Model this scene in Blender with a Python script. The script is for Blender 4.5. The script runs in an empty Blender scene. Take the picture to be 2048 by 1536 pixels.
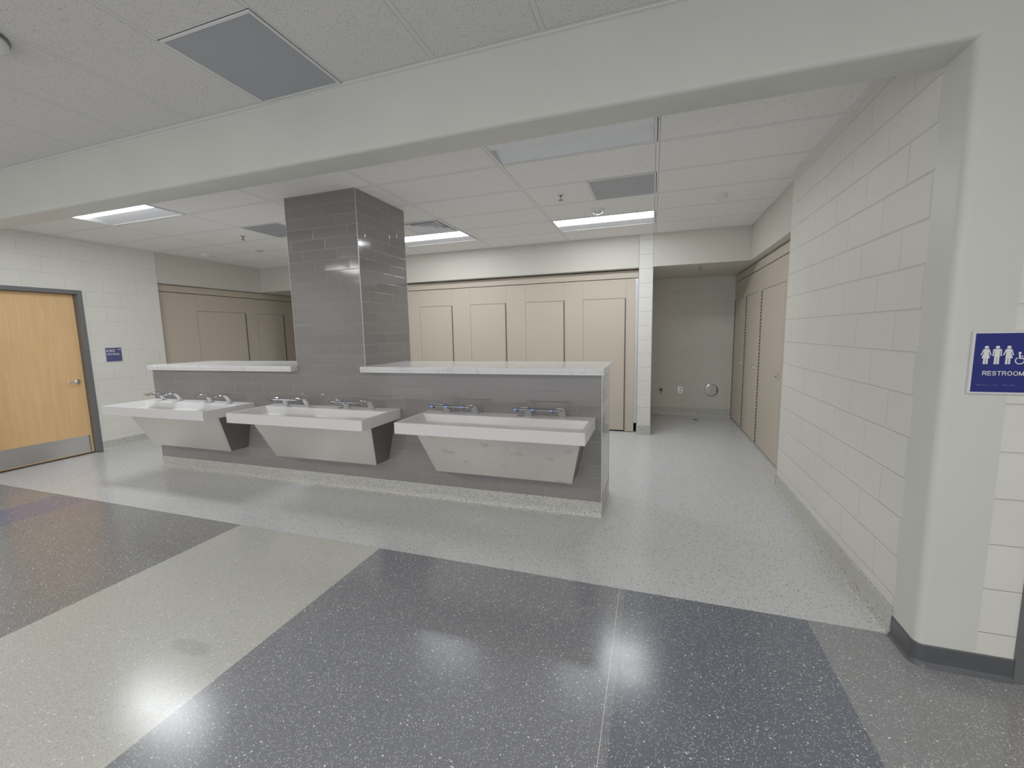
import bpy, bmesh, math, random
from mathutils import Vector, Matrix
random.seed(7)
SC = bpy.context.scene
COL = SC.collection
PI = math.pi

# ------------------------------------------------------------------ measured layout (metres)
CAM_H = 1.5503
YAW, PITCH, ROLL, FPX = 18.5215, -6.8586, -1.1326, 838.11
XL, XR = -7.35, 1.174            # left / right block walls
YF, YFB = 2.255, 2.4516          # header beam front / jamb back
YBB = 2.478                      # header beam back
ZB = 2.656                       # header underside
ZC, ZC1 = 2.9185, 3.04           # washroom / corridor ceilings
YS, KT = 3.40, 0.609             # sink wall front, thickness
KL, KR = -5.69, -0.376
PX0, PX1, PD = -3.474, -2.635, 0.8075
YBS, ZS, YREC = 6.474, 2.461, 8.143
XSR, XPR = 1.231, 1.334          # right soffit / right partition
XSLF, XPL = -7.375, -7.48        # left soffit / left partition
YPB = 6.60                       # back partition
YFL = 2.454

# ------------------------------------------------------------------ node helper
class G:
    def __init__(s, name):
        s.m = bpy.data.materials.new(name); s.m.use_nodes = True
        s.t = s.m.node_tree; s.t.nodes.clear()
        s.out = s.t.nodes.new('ShaderNodeOutputMaterial')
        s.b = s.t.nodes.new('ShaderNodeBsdfPrincipled')
        s.t.links.new(s.b.outputs[0], s.out.inputs[0])
        s._p = None
    def put(s, sock, v):
        if isinstance(v, bpy.types.NodeSocket): s.t.links.new(v, sock)
        else:
            if sock.type == 'RGBA' and len(v) == 3: v = (*v, 1)
            sock.default_value = v
    def pos(s):
        if s._p is None:
            g = s.t.nodes.new('ShaderNodeNewGeometry'); x = s.t.nodes.new('ShaderNodeSeparateXYZ')
            s.t.links.new(g.outputs['Position'], x.inputs[0])
            s._p = (g.outputs['Position'], x.outputs[0], x.outputs[1], x.outputs[2]); s._g = g
        return s._p
    def ma(s, op, a, b=0.0, c=None):
        n = s.t.nodes.new('ShaderNodeMath'); n.operation = op
        s.put(n.inputs[0], a); s.put(n.inputs[1], b)
        if c is not None: s.put(n.inputs[2], c)
        return n.outputs[0]
    def mix(s, f, a, b, mode='MIX'):
        n = s.t.nodes.new('ShaderNodeMix'); n.data_type = 'RGBA'; n.blend_type = mode
        s.put(n.inputs[0], f); s.put(n.inputs[6], a); s.put(n.inputs[7], b)
        return n.outputs[2]
    def mr(s, v, a, b, c=0.0, d=1.0, smooth=True):
        n = s.t.nodes.new('ShaderNodeMapRange'); n.interpolation_type = 'SMOOTHSTEP' if smooth else 'LINEAR'
        s.put(n.inputs[0], v)
        for i, q in enumerate((a, b, c, d)): s.put(n.inputs[i+1], q)
        return n.outputs[0]
    def noise(s, scale, detail=2.0, vec=None, rough=.5):
        n = s.t.nodes.new('ShaderNodeTexNoise'); n.inputs['Scale'].default_value = scale
        n.inputs['Detail'].default_value = detail; n.inputs['Roughness'].default_value = rough
        s.t.links.new(vec or s.pos()[0], n.inputs['Vector']); return n.outputs[0]
    def vor(s, scale, vec=None):
        n = s.t.nodes.new('ShaderNodeTexVoronoi'); n.inputs['Scale'].default_value = scale
        s.t.links.new(vec or s.pos()[0], n.inputs['Vector'])
        sep = s.t.nodes.new('ShaderNodeSeparateColor'); s.t.links.new(n.outputs['Color'], sep.inputs[0])
        return n.outputs['Distance'], sep.outputs[0], sep.outputs[1]
    def comb(s, x, y, z):
        n = s.t.nodes.new('ShaderNodeCombineXYZ')
        for i, v in enumerate((x, y, z)): s.put(n.inputs[i], v)
        return n.outputs[0]
    def wn(s, vec):
        n = s.t.nodes.new('ShaderNodeTexWhiteNoise'); n.noise_dimensions = '3D'
        s.t.links.new(vec, n.inputs['Vector']); return n.outputs[0], n.outputs[1]
    def ramp(s, f, stops, const=True):
        n = s.t.nodes.new('ShaderNodeValToRGB'); cr = n.color_ramp
        cr.interpolation = 'CONSTANT' if const else 'LINEAR'
        while len(cr.elements) < len(stops): cr.elements.new(0.5)
        for e, (p, c) in zip(cr.elements, stops): e.position = p; e.color = (*c, 1)
        s.put(n.inputs[0], f); return n.outputs[0]
    def bump(s, h, strength=1.0, dist=1.0):
        n = s.t.nodes.new('ShaderNodeBump'); n.inputs['Strength'].default_value = strength
        n.inputs['Distance'].default_value = dist; s.t.links.new(h, n.inputs['Height'])
        s.t.links.new(n.outputs[0], s.b.inputs['Normal']); return n.outputs[0]
    def set(s, col=None, rough=None, metal=None, spec=None, em=None, ems=None):
        if col is not None: s.put(s.b.inputs['Base Color'], col)
        if rough is not None: s.put(s.b.inputs['Roughness'], rough)
        if metal is not None: s.put(s.b.inputs['Metallic'], metal)
        if spec is not None: s.put(s.b.inputs['Specular IOR Level'], spec)
        if em is not None: s.put(s.b.inputs['Emission Color'], em); s.put(s.b.inputs['Emission Strength'], ems)
        return s.m

def lin(r, g, b):
    f = lambda c: (c/255/12.92) if c/255 <= .04045 else ((c/255+.055)/1.055)**2.4
    return (f(r), f(g), f(b))
def alb(r, g, b, k):            # photo colour at a mid exposure -> albedo
    return tuple(min(.9, c*k) for c in lin(r, g, b))

def plain(name, col, rough=.5, metal=0., spec=.5, mottle=.04, scale=30.):
    g = G(name)
    n = g.noise(scale, 3)
    g.set(g.mix(g.mr(n, .3, .7), tuple(c*(1-mottle) for c in col), tuple(min(1, c*(1+mottle)) for c in col)), rough, metal, spec)
    return g.m

WALLC = (.68, .665, .60)
def cmu(name, axis, u0, L=.4064, col=WALLC, verts=1.0, st=.9):
    g = G(name); P, x, y, z = g.pos()
    u = x if axis == 'x' else y
    k = g.ma('FLOOR', g.ma('DIVIDE', z, .2032))
    odd = g.ma('FLOORED_MODULO', k, 2.)
    uu = g.ma('ADD', g.ma('DIVIDE', g.ma('SUBTRACT', u, u0), L), g.ma('MULTIPLY', odd, .5))
    fu = g.ma('FRACT', uu); du = g.ma('MULTIPLY', g.ma('MINIMUM', fu, g.ma('SUBTRACT', 1., fu)), L)
    fz = g.ma('FRACT', g.ma('DIVIDE', z, .2032)); dz = g.ma('MULTIPLY', g.ma('MINIMUM', fz, g.ma('SUBTRACT', 1., fz)), .2032)
    hz = g.mr(dz, .001, .006); hu = g.ma('MAXIMUM', g.mr(du, .001, .005), 1-verts)
    joint = g.ma('MINIMUM', hz, hu)
    blk = g.wn(g.comb(k, g.ma('FLOOR', uu), 3.))[0]
    n1 = g.noise(110, 4); n2 = g.noise(2.2, 2)
    h = g.ma('ADD', g.ma('MULTIPLY', joint, .0045), g.ma('MULTIPLY', n1, .0016))
    c = g.mix(g.mr(n2, .3, .7), tuple(q*.97 for q in col), tuple(q*1.02 for q in col))
    c = g.mix(g.ma('MULTIPLY', blk, .05), c, (.5, .49, .46))
    
    g.set(c, .5, 0, .4); g.bump(h, st)
    return g.m

def tile(name):
    g = G(name); P, x, y, z = g.pos()
    p, L = .1024, .4064
    u = g.ma('SUBTRACT', x, g.ma('SUBTRACT', y, YS))
    kz = g.ma('DIVIDE', g.ma('SUBTRACT', z, .143), p); k = g.ma('FLOOR', kz)
    uu = g.ma('DIVIDE', g.ma('SUBTRACT', g.ma('ADD', u, .851), g.ma('MULTIPLY', g.ma('SUBTRACT', 9., k), .13547)), L)
    iu = g.ma('FLOOR', uu); fu = g.ma('FRACT', uu); fz = g.ma('FRACT', kz)
    du = g.ma('MULTIPLY', g.ma('MINIMUM', fu, g.ma('SUBTRACT', 1., fu)), L)
    dz = g.ma('MULTIPLY', g.ma('MINIMUM', fz, g.ma('SUBTRACT', 1., fz)), p)
    d = g.ma('MINIMUM', du, dz)
    body = g.mr(d, .0007, .0016)
    r, rc = g.wn(g.comb(iu, k, 1.))
    c = g.mix(r, lin(113, 109, 107), lin(120, 116, 114))
    c = g.mix(body, lin(160, 157, 154), c)
    g.set(c, g.mr(body, 0, 1, .5, .09, False), 0, .5)
    # every tile sits at its own slight tilt; pillowed edge
    h = g.ma('ADD', g.ma('MULTIPLY', g.mr(d, .0003, .003), .0012), g.ma('MULTIPLY', g.noise(9, 1), .0006))
    sc = g.t.nodes.new('ShaderNodeSeparateColor'); g.t.links.new(rc, sc.inputs[0])
    tilt = g.ma('ADD', g.ma('MULTIPLY', g.ma('SUBTRACT', sc.outputs[0], .5), g.ma('MULTIPLY', g.ma('SUBTRACT', fu, .5), L*.022)),
                g.ma('MULTIPLY', g.ma('SUBTRACT', sc.outputs[1], .5), g.ma('MULTIPLY', g.ma('SUBTRACT', fz, .5), p*.022)))
    g.bump(g.ma('ADD', h, g.ma('MULTIPLY', tilt, body)), 1.0)
    return g.m

def terrazzo_mix(g, base, dark, light, scale, fd, fl, flat=True):
    """chips over a base colour; fd / fl are the shares of dark and light chips"""
    vd, r1, r2 = g.vor(scale)
    inside = g.mr(vd, .42, .55, 1., 0.)
    c = g.mix(g.ma('MULTIPLY', g.ma('LESS_THAN', r1, fd), inside), base, dark)
    return g.mix(g.ma('MULTIPLY', g.ma('GREATER_THAN', r1, 1-fl), inside), c, light)

def floor_mat():
    g = G('floor_terrazzo'); P, x, y, z = g.pos()
    t = g.ma('DIVIDE', g.ma('ADD', x, 10.), 16.)
    f = lambda v: (v+10)/16
    K = .90
    grey = alb(121, 120, 120, K*.95); cream = alb(158, 158, 150, K*1.42); mid = alb(117, 119, 124, K*.96)
    blue = alb(92, 98, 109, K); bl2 = alb(95, 99, 126, K); lg = alb(128, 129, 131, K*1.05)
    band = g.ramp(t, [(0, grey), (f(-5.777), bl2), (f(-5.30), alb(112, 112, 116, K)), (f(-4.898), grey), (f(-3.285), cream),  # grey strip after the blue one is sheen painted into the band
                      (f(-1.888), mid), (f(-.159), blue), (f(.767), lg)])
    darkc = g.mix(1., band, (.62, .62, .62), 'MULTIPLY'); lightc = g.mix(.45, band, (.8, .8, .8))
    cor = terrazzo_mix(g, band, darkc, lightc, 215, .18, .16)
    vd, r1, r2 = g.vor(52)
    spark = g.ma('MULTIPLY', g.ma('LESS_THAN', vd, .16), g.ma('GREATER_THAN', r2, .80))
    cor = g.mix(spark, cor, (.95, .95, .93))
    wet = g.mr(g.ma('ADD', g.ma('POWER', g.ma('DIVIDE', g.ma('ADD', x, 2.19), .17), 2.), g.ma('ADD', g.ma('POWER', g.ma('DIVIDE', g.ma('SUBTRACT', y, 1.325), .055), 2.), g.ma('MULTIPLY', g.noise(9, 3), 1.6))), 1.2, 1.7, .80, 1.)
    cor = g.mix(1., cor, g.comb(wet, wet, wet), 'MULTIPLY')
    base = alb(159, 160, 160, K*1.72)
    res = terrazzo_mix(g, base, tuple(c*.55 for c in base), tuple(min(.9, c*1.22) for c in base), 165, .17, .2)
    vd2, q1, q2 = g.vor(85)
    chip = g.ma('MULTIPLY', g.ma('LESS_THAN', vd2, .33), g.ma('GREATER_THAN', q2, .82))
    res = g.mix(chip, res, (.17, .165, .16))
    isr = g.ma('GREATER_THAN', y, YFL)
    c = g.mix(isr, cor, res)
    def line(v, at, w): return g.ma('LESS_THAN', g.ma('ABSOLUTE', g.ma('SUBTRACT', v, at)), w)
    inner = g.ma('LESS_THAN', y, YFL)
    l1 = g.ma('MAXIMUM', line(y, YFL, .0016), g.ma('MULTIPLY', line(x, .767, .001), inner))
    l2 = g.ma('MULTIPLY', line(y, 2.29, .0009), g.ma('MULTIPLY', g.ma('GREATER_THAN', x, -3.28), g.ma('LESS_THAN', x, -.16)))
    l3 = g.ma('MULTIPLY', line(x, -1.625, .0008), g.ma('LESS_THAN', y, 2.29))
    c = g.mix(g.ma('MULTIPLY', g.ma('MAXIMUM', l1, g.ma('MAXIMUM', l2, l3)), .55), c, (.10, .10, .10))
    zn = g.ma('MULTIPLY', g.ma('MAXIMUM', line(x, -.159, .0013), g.ma('MULTIPLY', line(x, -1.888, .001), g.ma('LESS_THAN', y, 1.35))), inner)
    c = g.mix(zn, c, (.62, .61, .58))
    rough = g.ma('ADD', .14, g.ma('MULTIPLY', g.noise(5, 3), .10))
    g.set(c, rough, 0, .5)
    g.bump(g.ma('MULTIPLY', g.noise(60, 2), .00012), 1.0)
    return g.m

def base_mat():
    g = G('terrazzo_cove_base')
    b = alb(146, 145, 138, 1.5)
    c = terrazzo_mix(g, b, tuple(q*.40 for q in b), tuple(min(.9, q*1.40) for q in b), 125, .28, .3)
    g.set(c, .35, 0, .5); g.bump(g.ma('MULTIPLY', g.noise(150, 2), .0006), 1.)
    return g.m

def ceil_mat(name, x0, dx, y0, dy, w=.011, k=1., ed=.85):
    g = G(name); P, x, y, z = g.pos()
    def dist(v, o, s):
        f = g.ma('FRACT', g.ma('DIVIDE', g.ma('SUBTRACT', v, o), s))
        return g.ma('MULTIPLY', g.ma('MINIMUM', f, g.ma('SUBTRACT', 1., f)), s)
    d = g.ma('MINIMUM', dist(x, x0, dx), dist(y, y0, dy))
    bar = g.ma('LESS_THAN', d, w)
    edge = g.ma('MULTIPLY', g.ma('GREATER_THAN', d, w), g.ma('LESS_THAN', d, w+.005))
    vd, r1, r2 = g.vor(150)
    hole = g.ma('MULTIPLY', g.ma('LESS_THAN', vd, .34), g.ma('GREATER_THAN', r1, .72))
    n = g.noise(260, 3)
    t = g.mix(g.mr(n, .35, .65), (.83, .81, .78), (.89, .875, .845))
    t = g.mix(hole, t, (.42, .41, .40))
    c = g.mix(bar, t, (.84, .83, .815))
    c = g.mix(g.ma('MULTIPLY', edge, ed), c, (.22, .215, .21))  # dark line beside each T-bar is its shadow put into the colour
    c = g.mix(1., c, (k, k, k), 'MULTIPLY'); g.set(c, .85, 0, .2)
    notbar = g.ma('SUBTRACT', 1., bar)
    g.bump(g.ma('MULTIPLY', g.ma('MULTIPLY', g.ma('SUBTRACT', n, g.ma('MULTIPLY', hole, .8)), notbar), .0015), .8)
    return g.m

def steel(name, col=(.86, .83, .77), r0=.24, r1=.34, vert=True, smear=0.):
    g = G(name); P, x, y, z = g.pos()
    v = g.comb(g.ma('MULTIPLY', x, 90.), g.ma('MULTIPLY', y, 90.), g.ma('MULTIPLY', z, 2.5)) if vert else g.comb(g.ma('MULTIPLY', x, 3.), g.ma('MULTIPLY', y, 3.), g.ma('MULTIPLY', z, 140.))
    n = g.noise(1., 3, v); blot = g.noise(2.6, 3)
    c = g.mix(g.mr(n, .3, .7), tuple(q*.92 for q in col), col)
    if smear:
        sm = g.mr(g.noise(6.5, 4, g.comb(g.ma('MULTIPLY', x, 1.), 0., g.ma('MULTIPLY', z, 2.))), .60, .68)
        c = g.mix(g.ma('MULTIPLY', sm, smear), c, tuple(q*.55 for q in col))
    g.set(c, g.ma('ADD', g.mr(n, .2, .8, r0, r1, False), g.ma('MULTIPLY', blot, .08)), 1.0)
    g.b.inputs['Anisotropic'].default_value = .85; g.put(g.b.inputs['Tangent'], g.comb(0., -.39, .92) if vert else g.comb(0., 0., 1.))
    g.bump(g.ma('MULTIPLY', n, .00025), .6)
    return g.m

def wood():
    g = G('maple_veneer'); P, x, y, z = g.pos()
    v = g.comb(0., g.ma('MULTIPLY', y, 14.), g.ma('MULTIPLY', z, 1.1))
    n = g.noise(1.6, 5, v, .6); n2 = g.noise(1.1, 2)
    c = g.mix(g.mr(n, .3, .7), (.70, .39, .145), (.79, .465, .195))
    c = g.mix(g.mr(n2, .35, .65, 0, .25), c, (.65, .36, .13))
    g.set(c, .42, 0, .4); return g.m

def mesh_grille():
    g = G('perforated_grille'); P, x, y, z = g.pos()
    s = 1/.0095
    fx = g.ma('SUBTRACT', g.ma('FRACT', g.ma('MULTIPLY', x, s)), .5); fy = g.ma('SUBTRACT', g.ma('FRACT', g.ma('MULTIPLY', y, s)), .5)
    d = g.ma('SQRT', g.ma('ADD', g.ma('MULTIPLY', fx, fx), g.ma('MULTIPLY', fy, fy)))
    hole = g.ma('LESS_THAN', d, .33)
    c = g.mix(hole, (.40, .42, .46), (.14, .15, .165))
    g.set(c, .5, 0, .4); g.bump(g.ma('MULTIPLY', hole, -.002), .6); return g.m

def quartz():
    g = G('white_quartz'); P, x, y, z = g.pos()
    n = g.noise(2.3, 6, g.comb(g.ma('MULTIPLY', x, 1.), g.ma('MULTIPLY', y, 2.2), z), .62)
    vein = g.mr(g.ma('ABSOLUTE', g.ma('SUBTRACT', n, .5)), 0., .03, 1., 0.)
    c = g.mix(g.mr(g.noise(5, 3), .3, .7), (.70, .70, .70), (.77, .77, .765))
    c = g.mix(g.ma('MULTIPLY', vein, .35), c, (.42, .43, .45))
    g.set(c, .16, 0, .5); return g.m

M = dict(
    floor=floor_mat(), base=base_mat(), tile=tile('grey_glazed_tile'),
    cmu_r=cmu('painted_block_right', 'y', 2.674+.21, .423), cmu_l=cmu('painted_block_left', 'y', 3.70, .4064, st=.65),
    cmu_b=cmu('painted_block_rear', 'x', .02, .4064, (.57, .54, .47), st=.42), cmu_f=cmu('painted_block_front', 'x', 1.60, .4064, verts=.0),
    cmu_col=cmu('painted_block_pier', 'x', -.1, 9., verts=.0),
    plaster=plain('smooth_wall_paint', (.575, .58, .525), .42, 0, .4, .02, 3), soffit=plain('soffit_paint', (.55, .525, .455), .5, 0, .35, .015, 3),
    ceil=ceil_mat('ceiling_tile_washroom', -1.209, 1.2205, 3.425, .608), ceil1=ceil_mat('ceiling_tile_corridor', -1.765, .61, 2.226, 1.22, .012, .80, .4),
    part=plain('beige_partition', (.475, .40, .31), .42, 0, .35, .012, 40), gap=plain('dark_hardware', (.04, .04, .04), .6), strip_shade=plain('dark_strip_gap_shade', (.10, .09, .08), .7),
    alu=plain('satin_aluminium', (.56, .57, .585), .38, .8, .5, .03), chrome=plain('chrome', (.62, .63, .65), .10, 1., .5, .02),
    darkchrome=plain('dark_chrome', (.33, .34, .36), .20, 1., .5, .03),
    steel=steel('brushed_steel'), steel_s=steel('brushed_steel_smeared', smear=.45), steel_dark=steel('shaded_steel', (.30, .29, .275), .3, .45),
    kick=steel('kick_plate_steel', (.55, .545, .53), .22, .36, False),
    basin=plain('white_solid_surface', (.71, .695, .69), .30, 0, .5, .015, 60), quartz=quartz(),
    frame=plain('dark_grey_frame_paint', (.082, .085, .088), .42, 0, .45, .03), vinyl=plain('black_vinyl', (.048, .051, .058), .36, 0, .5, .06),
    wood=wood(), grille=mesh_grille(), white=plain('white_enamel', (.72, .72, .72), .35, 0, .5, .01), offpanel=plain('reflector_panel', (.76, .78, .82), .35, 0, .5, .01),
    black=plain('black_hole', (.008, .008, .008), .6), signblue=plain('sign_blue', (.010, .014, .125), .5, 0, .12, .05, 80),
    signwhite=plain('sign_white', (.72, .72, .74), .4, 0, .4, .01), signgrey=plain('sign_border', (.62, .62, .63), .35, 0, .5, .02),
    braille=plain('braille_dots', (.22, .23, .38), .3), stainless=plain('stainless_cover', (.48, .46, .43), .22, 1., .5, .05, 12),
    ivory=plain('ivory_plastic', (.55, .52, .45), .4), brass=plain('sprinkler_metal', (.16, .15, .14), .3, 1.),
)
g = G('lit_lens'); g.set((.9, .9, .9), .5, 0, .3, (.93, .97, 1.), 31.0); M['lens'] = g.m
g = G('lit_lens_side'); g.set((.9, .9, .9), .5, 0, .3, (.93, .97, 1.), 5.0); M['lens_side'] = g.m
g = G('blue_led'); g.set((.05, .15, .6), .3, 0, .5, (.02, .16, 1.), 1.7); M['led'] = g.m
g = G('led_off'); g.set((.10, .11, .13), .2, 0, .5); M['ledoff'] = g.m

# ------------------------------------------------------------------ mesh helpers
def NB(): return bmesh.new()
def bx(bm, x0, x1, y0, y1, z0, z1):
    vs = [bm.verts.new((x, y, z)) for x in (x0, x1) for y in (y0, y1) for z in (z0, z1)]
    for f in ((0, 1, 3, 2), (4, 6, 7, 5), (0, 4, 5, 1), (2, 3, 7, 6), (0, 2, 6, 4), (1, 5, 7, 3)):
        bm.faces.new([vs[i] for i in f])
    return vs
def quad(bm, pts): bm.faces.new([bm.verts.new(p) for p in pts])
def prism(bm, pts, a, b, axis):
    """extrude a 2D polygon from a to b along axis; the two other axes keep xyz order"""
    def mk(p, t):
        if axis == 'x': return (t, p[0], p[1])
        if axis == 'y': return (p[0], t, p[1])
        return (p[0], p[1], t)
    A = [bm.verts.new(mk(p, a)) for p in pts]; B = [bm.verts.new(mk(p, b)) for p in pts]
    bm.faces.new(A); bm.faces.new(B[::-1])
    n = len(pts)
    for i in range(n): bm.faces.new((A[i], B[i], B[(i+1) % n], A[(i+1) % n]))
def lathe(bm, prof, origin, axis='z', seg=24):
    """prof: (radius, height) pairs along the axis from the origin"""
    rings = []
    for r, h in prof:
        ring = []
        for i in range(seg):
            a = 2*PI*i/seg; p = (r*math.cos(a), r*math.sin(a), h)
            if axis == 'y': p = (p[0], p[2], p[1])
            if axis == 'x': p = (p[2], p[0], p[1])
            ring.append(bm.verts.new(Vector(origin)+Vector(p)))
        rings.append(ring)
    for A, B in zip(rings, rings[1:]):
        for i in range(seg): bm.faces.new((A[i], A[(i+1) % seg], B[(i+1) % seg], B[i]))
    bm.faces.new(rings[0][::-1]); bm.faces.new(rings[-1])
def sweep(bm, path, secs):
    """loft a ring of points (callable per path point giving list of Vectors)"""
    rings = [[bm.verts.new(v) for v in s] for s in secs]
    n = len(rings[0])
    for A, B in zip(rings, rings[1:]):
        for i in range(n): bm.faces.new((A[i], A[(i+1) % n], B[(i+1) % n], B[i]))
    bm.faces.new(rings[0][::-1]); bm.faces.new(rings[-1])
WORLD = {}
def obj(name, bm, mat, parent=None, bevel=0., seg=2, smooth=False, label=None, origin=None):
    bmesh.ops.recalc_face_normals(bm, faces=bm.faces)
    co = [v.co.copy() for v in bm.verts]
    lo = Vector([min(c[i] for c in co) for i in range(3)]); hi = Vector([max(c[i] for c in co) for i in range(3)])
    o0 = Vector(origin) if origin else Vector(((lo.x+hi.x)/2, (lo.y+hi.y)/2, lo.z))
    for v in bm.verts: v.co -= o0
    me = bpy.data.meshes.new(name); bm.to_mesh(me); bm.free()
    if smooth:
        for p in me.polygons: p.use_smooth = True
    me.materials.append(M[mat] if isinstance(mat, str) else mat)
    o = bpy.data.objects.new(name, me); COL.objects.link(o)
    if bevel:
        b = o.modifiers.new('bevel', 'BEVEL'); b.width = bevel; b.segments = seg; b.limit_method = 'ANGLE'; b.angle_limit = .6
        for p in me.polygons: p.use_smooth = True
        w = o.modifiers.new('wn', 'WEIGHTED_NORMAL'); w.keep_sharp = False
    WORLD[o.name] = o0
    if parent is not None:
        o.parent = parent; o.location = o0 - WORLD[parent.name]
    else: o.location = o0
    if label: o['label'] = label
    return o
def struct(o, label=None):
    o['kind'] = 'structure'
    if label: o['label'] = label
    return o
def tag(o, label, cat, group=None):
    o['label'] = label; o['category'] = cat
    if group: o['group'] = group
    return o
def thing(name, loc, label, cat, group=None):
    o = bpy.data.objects.new(name, None); COL.objects.link(o); o.location = loc; o.empty_display_size = .1
    WORLD[o.name] = Vector(loc); return tag(o, label, cat, group)
def dup(root, loc, label, group=None, mats=None):
    """copy of a thing with its parts and sub-parts"""
    def cp(o, par):
        c = o.copy(); COL.objects.link(c)
        if par is not None: c.parent = par
        for ch in list(o.children): cp(ch, c)
        return c
    r = cp(root, None); r.location = loc; r['label'] = label; WORLD[r.name] = Vector(loc)
    if group: r['group'] = group
    return r

# ------------------------------------------------------------------ setting: floor and ceilings
bm = NB(); quad(bm, [(-9.2, -3.4, 0), (4.2, -3.4, 0), (4.2, 8.4, 0), (-9.2, 8.4, 0)])
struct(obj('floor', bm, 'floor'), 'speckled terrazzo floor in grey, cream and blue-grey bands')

def ceiling(name, mat, xs, ys, z, holes, label):
    bm = NB(); grid = {}
    V = lambda i, j: grid.setdefault((i, j), bm.verts.new((xs[i], ys[j], z)))
    for i in range(len(xs)-1):
        for j in range(len(ys)-1):
            cx, cy = (xs[i]+xs[i+1])/2, (ys[j]+ys[j+1])/2
            if any(a < cx < b and c < cy < d for a, b, c, d in holes): continue
            bm.faces.new((V(i, j), V(i+1, j), V(i+1, j+1), V(i, j+1)))
    return struct(obj(name, bm, mat), label)
def span(a, b, cuts): return [a]+[c for c in sorted(cuts) if a+1e-4 < c < b-1e-4]+[b]
GX = [-1.209+1.2205*i for i in range(-6, 4)]; GX2 = sorted(GX+[x+.61025 for x in GX])
GY = [3.425+.608*j for j in range(-2, 8)]
LW, LD = 1.2205, .608
troffers = [(GX[2], GY[1]), (GX[4], GY[5]), (GX[6], GY[5]), (GX[6], GY[1]), (GX[3], GY[5])]
vents = [(GX[6]+.61, GY[3], 0), (GX[3], GY[3], 0)]
diff = (GX[4]+.61025, GY[4])
holes = [(x, x+LW, y, y+LD) for x, y in troffers]+[(x, x+.61, y, y+LD) for x, y, q in vents]+[(diff[0], diff[0]+.61, diff[1], diff[1]+LD)]
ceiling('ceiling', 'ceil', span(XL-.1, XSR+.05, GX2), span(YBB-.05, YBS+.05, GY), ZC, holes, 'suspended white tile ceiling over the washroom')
CX = [-1.765+.61*i for i in range(-13, 10)]; CY = [2.226-.61*j for j in range(0, 10)]
VX, VY = -1.765-.61, 2.226-.61
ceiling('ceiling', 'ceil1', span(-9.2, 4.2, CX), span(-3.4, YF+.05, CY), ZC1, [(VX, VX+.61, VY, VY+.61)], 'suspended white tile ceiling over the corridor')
bm = NB(); bx(bm, -9.4, 4.4, -3.6, 8.6, 3.35, 3.45); struct(obj('ceiling_slab', bm, 'black'))
# perimeter angles
bm = NB(); bx(bm, XR-.024, XR+.004, YBB, 4.54, ZC-.004, ZC+.002); bx(bm, XR-.003, XR+.002, YBB, 4.54, ZC-.02, ZC+.002)
bx(bm, XSR-.02, XSR+.004, 4.54, YBS, ZC-.004, ZC+.002)
struct(obj('trim_1', bm, 'white'), 'white metal ceiling angle along right wall')
bm = NB(); bx(bm, -9.0, 1.39, YF-.024, YF+.004, ZC1-.004, ZC1+.002); struct(obj('trim_2', bm, 'white'), 'white metal ceiling angle along header')

# ------------------------------------------------------------------ walls
bm = NB(); bx(bm, XR, XR+.158, YFB, 4.54, 0, 3.3)
struct(obj('wall_right', bm, 'cmu_r'), 'painted block wall on the right with visible joints')
def rnd(c, r, a0, a1, n=6): return [(c[0]+r*math.cos(math.radians(a0+(a1-a0)*i/n)), c[1]+r*math.sin(math.radians(a0+(a1-a0)*i/n))) for i in range(n+1)]
def smooth_by_angle(o, lim=35):
    for p in o.data.polygons: p.use_smooth = True
    bm_ = bmesh.new(); bm_.from_mesh(o.data)
    for e in bm_.edges:
        if len(e.link_faces) == 2 and math.degrees(e.calc_face_angle(0)) > lim: e.smooth = False
    bm_.to_mesh(o.data); bm_.free()
    return o
rj = .034
bm = NB(); prism(bm, rnd((XR+rj, YF+rj), rj, 180, 270)+[(1.386, YF), (1.386, YFB), (XR, YFB)], 0, 3.3, 'z')   # smooth jamb
struct(smooth_by_angle(obj('wall_jamb', bm, 'plaster')), 'smooth painted jamb with rounded corner at right of opening')
rb = .022
bm = NB(); prism(bm, [(YF, 3.3)]+rnd((YF+rb, ZB+rb), rb, 180, 270)+rnd((YBB-rb, ZB+rb), rb, 270, 360)+[(YBB, 3.3)], -9.2, XR+rj, 'x')
struct(smooth_by_angle(obj('wall_header', bm, 'plaster')), 'smooth painted header beam across the opening')
bm = NB(); bx(bm, 1.385, 1.515, YF+.002, YFB, 0, 3.3); bx(bm, 2.53, 4.2, YF+.002, YFB, 0, 3.3); bx(bm, 1.515, 2.53, YF+.002, YFB, 2.2, 3.3)
struct(obj('wall_front', bm, 'cmu_f'), 'painted block wall facing the corridor at far right')
# left wall with door opening
DY0, DY1, DZ = 2.63, 3.60, 2.19
bm = NB()
bx(bm, XL-.25, XL, -3.4, DY0-.05, 0, 3.3); bx(bm, XL-.25, XL, DY1+.05, 4.60, 0, 3.3); bx(bm, XL-.25, XL, DY0-.05, DY1+.05, DZ+.05, 3.3)
struct(obj('wall_left', bm, 'cmu_l'), 'painted block wall on the left around the wooden door')
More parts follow.
